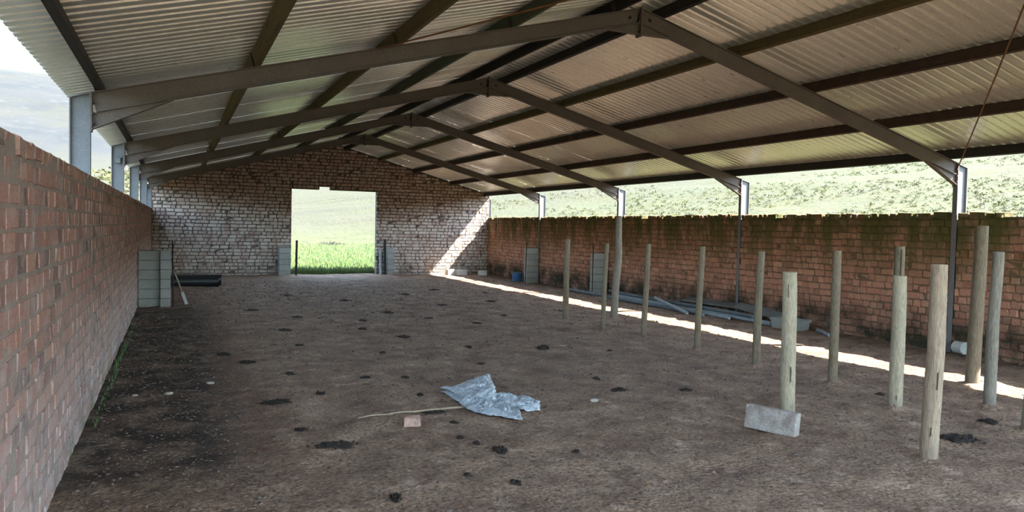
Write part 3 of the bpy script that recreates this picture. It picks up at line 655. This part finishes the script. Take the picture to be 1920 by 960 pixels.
def pat(x, y, a, b, h, label, grp=None):
    V, F = I3; V = V.copy(); sd = random.randrange(1000); ang = np.arctan2(V[:, 1], V[:, 0])
    e = .3 + 1.35 * fbm(np.cos(ang) * 2.4 + 5, np.sin(ang) * 2.4 + 9, sd, 4); l = fbm(V[:, 0] * 6 + 9, V[:, 1] * 6 + 3, sd + 5, 4) - .25
    W = np.stack([V[:, 0] * a * e * .82, V[:, 1] * b * e * .82, np.where(V[:, 2] > 0, np.sqrt(np.clip(V[:, 2], 0, 1)) * h * 2.6 * l, V[:, 2] * .02)], -1)
    W[:, 2] += floor_z(W[:, 0] + x, W[:, 1] + y)
    t = MB(); t.add(W, F, random.random()); o = t.build('dung_pat', m_dung, None, True); o.location = (x, y, 0); tag(o, label, 'dung', grp); t = MB()
    for k in range(int(30 + 900 * a * (a + b)) if a > .04 else 0):
        th = random.random() * 6.28; q = abs(random.gauss(0, .62)); cx, cy = math.cos(th) * a * q, math.sin(th) * b * q; cs = random.uniform(.12, .4) * min(.05, .25 * (a + b) / 2) * (1.25 - .35 * min(q, 2))
        t.add(I0[0] * np.array([cs * 1.3, cs, cs * .6]) + RNG.uniform(-.3, .3, (6, 3)) * cs + np.array([cx, cy, fz(cx + x, cy + y) + cs * .35 + max(0, 1 - q) * h * .4]), I0[1], random.random())
    if t.n: t.build('crumbs', m_dung, o)['kind'] = 'stuff'
for (x, y, a, b, h, lb) in PATS: pat(x, y, a, b, h, lb)
MARKS = [((2.65,6.3),'plastic sheet'),((1.75,5.8),'broken brick'),((1.38,6.1),'outer stick end'),((4.4,4.64),'mud-stained block'),((5.74,3.98),'black dung heap'),((1.07,5.44),'wide dung smear'),
         ((-.3,15.4),'left block pier'),((4.7,24),'doorway'),((7.36,11.8),'kinked pole'),((4.99,3.69),'tan post'),((.98,20),'black drain pipe'),((4.53,9.05),'proud dung lump'),((6.5,8.29),'post by the pipes'),((9.1,23.8),'corner blocks'),((6.3,10.44),'slimmest post')]
used = set()
def dung_label(x, y):
    c = []
    for (mx, my), nm in MARKS:
        p, q = px((x, y, 0)), px((mx, my, 0)); dx, dy = p[0] - q[0], (p[1] - q[1]) * 2
        c.append((math.hypot(x - mx, y - my), ('left of' if dx < 0 else 'right of') if abs(dx) > abs(dy) else ('in front of' if dy > 0 else 'behind'), nm))
    c.sort(); size = 'dung clump'
    for i in range(len(c) - 1):
        for k in range(i + 1, min(i + 4, len(c))):
            l = f'{size} {c[i][1]} the {c[i][2]} and {c[k][1]} the {c[k][2]}'
            if l not in used: used.add(l); return l
for (x, y, a, b) in SMALL: pat(x, y, a, b, .022, dung_label(x, y), 'small dung clumps')
for (x, y, s, lb) in ((-.16, 4.26, .028, 'pale flat stone at the foot of the left wall, nearest'), (-.05, 7.55, .03, 'pale stone in the dark soil along the left wall'), (.32, 7.9, .03, 'white stone at the edge of the dark soil strip'), (-.33, 7.6, .022, 'small pale stone touching the left wall foot'), (3.55, 6.0, .035, 'small pale stone on the dirt right of the plastic sheet')):
    V, F = I2; V = V * np.array([s * 1.3, s, s * .5]) * (1 + RNG.uniform(-.12, .12, (len(V), 1))); t = MB(); t.add(V, F); o = t.build('stone', m_stone, None, True); o.location = (x, y, fz(x, y) + s * .25); tag(o, lb, 'stone')

# ------------------------------------------------------------------ litter, grass, shrubs (uncountable)
def strew(n, every, pw):
    x = RNG.uniform(-.55, 9.8, n); y = 3.6 + 18 * RNG.random(n) ** pw; q = np.arange(n) % every == 0
    x[q] = RNG.uniform(-.57, .55, q.sum()); y[q] = RNG.uniform(3.8, 15, q.sum()); return x, y, floor_z(x, y)
t = MB(); xs, ys, zs = strew(5200, 3, 1.7)
for x, y, z in zip(xs, ys, zs + .003):
    th = random.random() * 6.28; L = random.uniform(.005, .020) * (1 + .05 * y); wv = random.uniform(.0012, .003); c, s_ = math.cos(th), math.sin(th)
    t.add([(x - c*L, y - s_*L, z), (x + s_*wv, y - c*wv, z), (x + c*L, y + s_*L, z + random.uniform(0, .006)), (x - s_*wv, y + c*wv, z), (x, y, z + .004)], [(0,1,4),(1,2,4),(2,3,4),(3,0,4)], random.random())
tag(t.build('straw_litter', m_straw), 'bits of straw and chips strewn over the dirt floor', 'straw', kind='stuff')
t = MB(); xs, ys, zs = strew(15000, 5, 1.6); V0, F = I0
for x, y, z in zip(xs, ys, zs):
    s = (.003 + .009 * random.random() ** 2 + (.012 * random.random() if random.random() < .04 else 0)) * (1 + .06 * y)
    t.add(V0 * np.array([s, s * random.uniform(.7, 1.2), s * random.uniform(.35, .6)]) + RNG.uniform(-.25, .25, (6, 3)) * s + np.array([x, y, z + s * .2]), F, random.random())
tag(t.build('soil_crumbs', m_clod), 'loose dark soil crumbs scattered over the trodden floor', 'soil', kind='stuff')
t = MB()
def blade(x, y, z, h, r):
    th = random.random() * 6.28; c, s = math.cos(th), math.sin(th); w_ = .006 + h * .018; lx, ly = random.uniform(-.35, .35) * h, random.uniform(-.35, .35) * h
    t.add([(x - c*w_, y - s*w_, z - .02), (x + c*w_, y + s*w_, z - .02), (x + lx*.4 + c*w_*.6, y + ly*.4 + s*w_*.6, z + h*.6), (x + lx, y + ly, z + h)], [(0,1,2),(0,2,3)], r)
for k in range(16000):
    y = YG + .3 + 22 * random.random() ** 1.8; x = random.uniform(.12, .27) * y + random.uniform(-.6, .6)
    blade(x, y, lz(x, y), random.uniform(.06, .2), random.random())
tag(t.build('grass', m_grass), 'green grass growing outside the doorway in shade and sun', 'grass', kind='stuff')
t = MB()
for k in range(240):
    y = random.uniform(6.5, 13); x = XL + random.uniform(.03, .08); blade(x, y, fz(x, y), random.uniform(.02, .06) * (1.3 if 8.5 < y < 10.5 else .7), random.random() * .4)
tag(t.build('weeds', m_grass), 'short green weeds along the foot of the left brick wall', 'weeds', kind='stuff')
t = MB()
def clump(x, y, s, r, n=34):
    c = np.array([x, y, lz(x, y)]); d = RNG.normal(size=(n, 3)); d /= np.linalg.norm(d, axis=1)[:, None]; d[:, 2] = np.abs(d[:, 2])
    p = c + d * np.array([s, s, s * .8]) * RNG.uniform(.35, 1, (n, 1)); k = s * .3
    V = np.repeat(p, 3, 0) + RNG.normal(size=(n * 3, 3)) * k * .6
    t.add(V, [(3*i, 3*i+1, 3*i+2) for i in range(n)], r)
cnt = 0
while cnt < 5200:
    d = 22 + 110 * random.random() ** 1.2; az = math.radians(random.uniform(14, 66)); x, y = d * math.sin(az), d * math.cos(az)
    if x < 17 or float(fbm(np.array([x * .09]), np.array([y * .09]), 77)[0]) < .36 + .16 * random.random(): continue
    clump(x, y, random.uniform(.05, .19) * (1 + d / 150), random.random(), 22); cnt += 1
cnt = 0
while cnt < 420:
    d = 35 + 200 * random.random(); az = math.radians(random.uniform(-16, 0)); x, y = d * math.sin(az), d * math.cos(az)
    if x > -2.5 and d < 60: continue
    clump(x, y, random.uniform(.3, 1.0) * (1 + d / 200), random.random()); cnt += 1
tag(t.build('hillside_shrubs', m_shrub), 'low grey-green scrub covering the sunlit hillside behind the walls', 'scrub', kind='stuff')
t = MB(); xb, yb2 = 8.75, 47.0
for k in range(16): clump(xb + random.gauss(0, .42), yb2 + random.gauss(0, .3), random.uniform(.12, .26), .3 + .2 * random.random(), 24)
tag(t.build('shrub', m_bush), 'small grey-brown bush on the grass beyond the doorway', 'shrub')
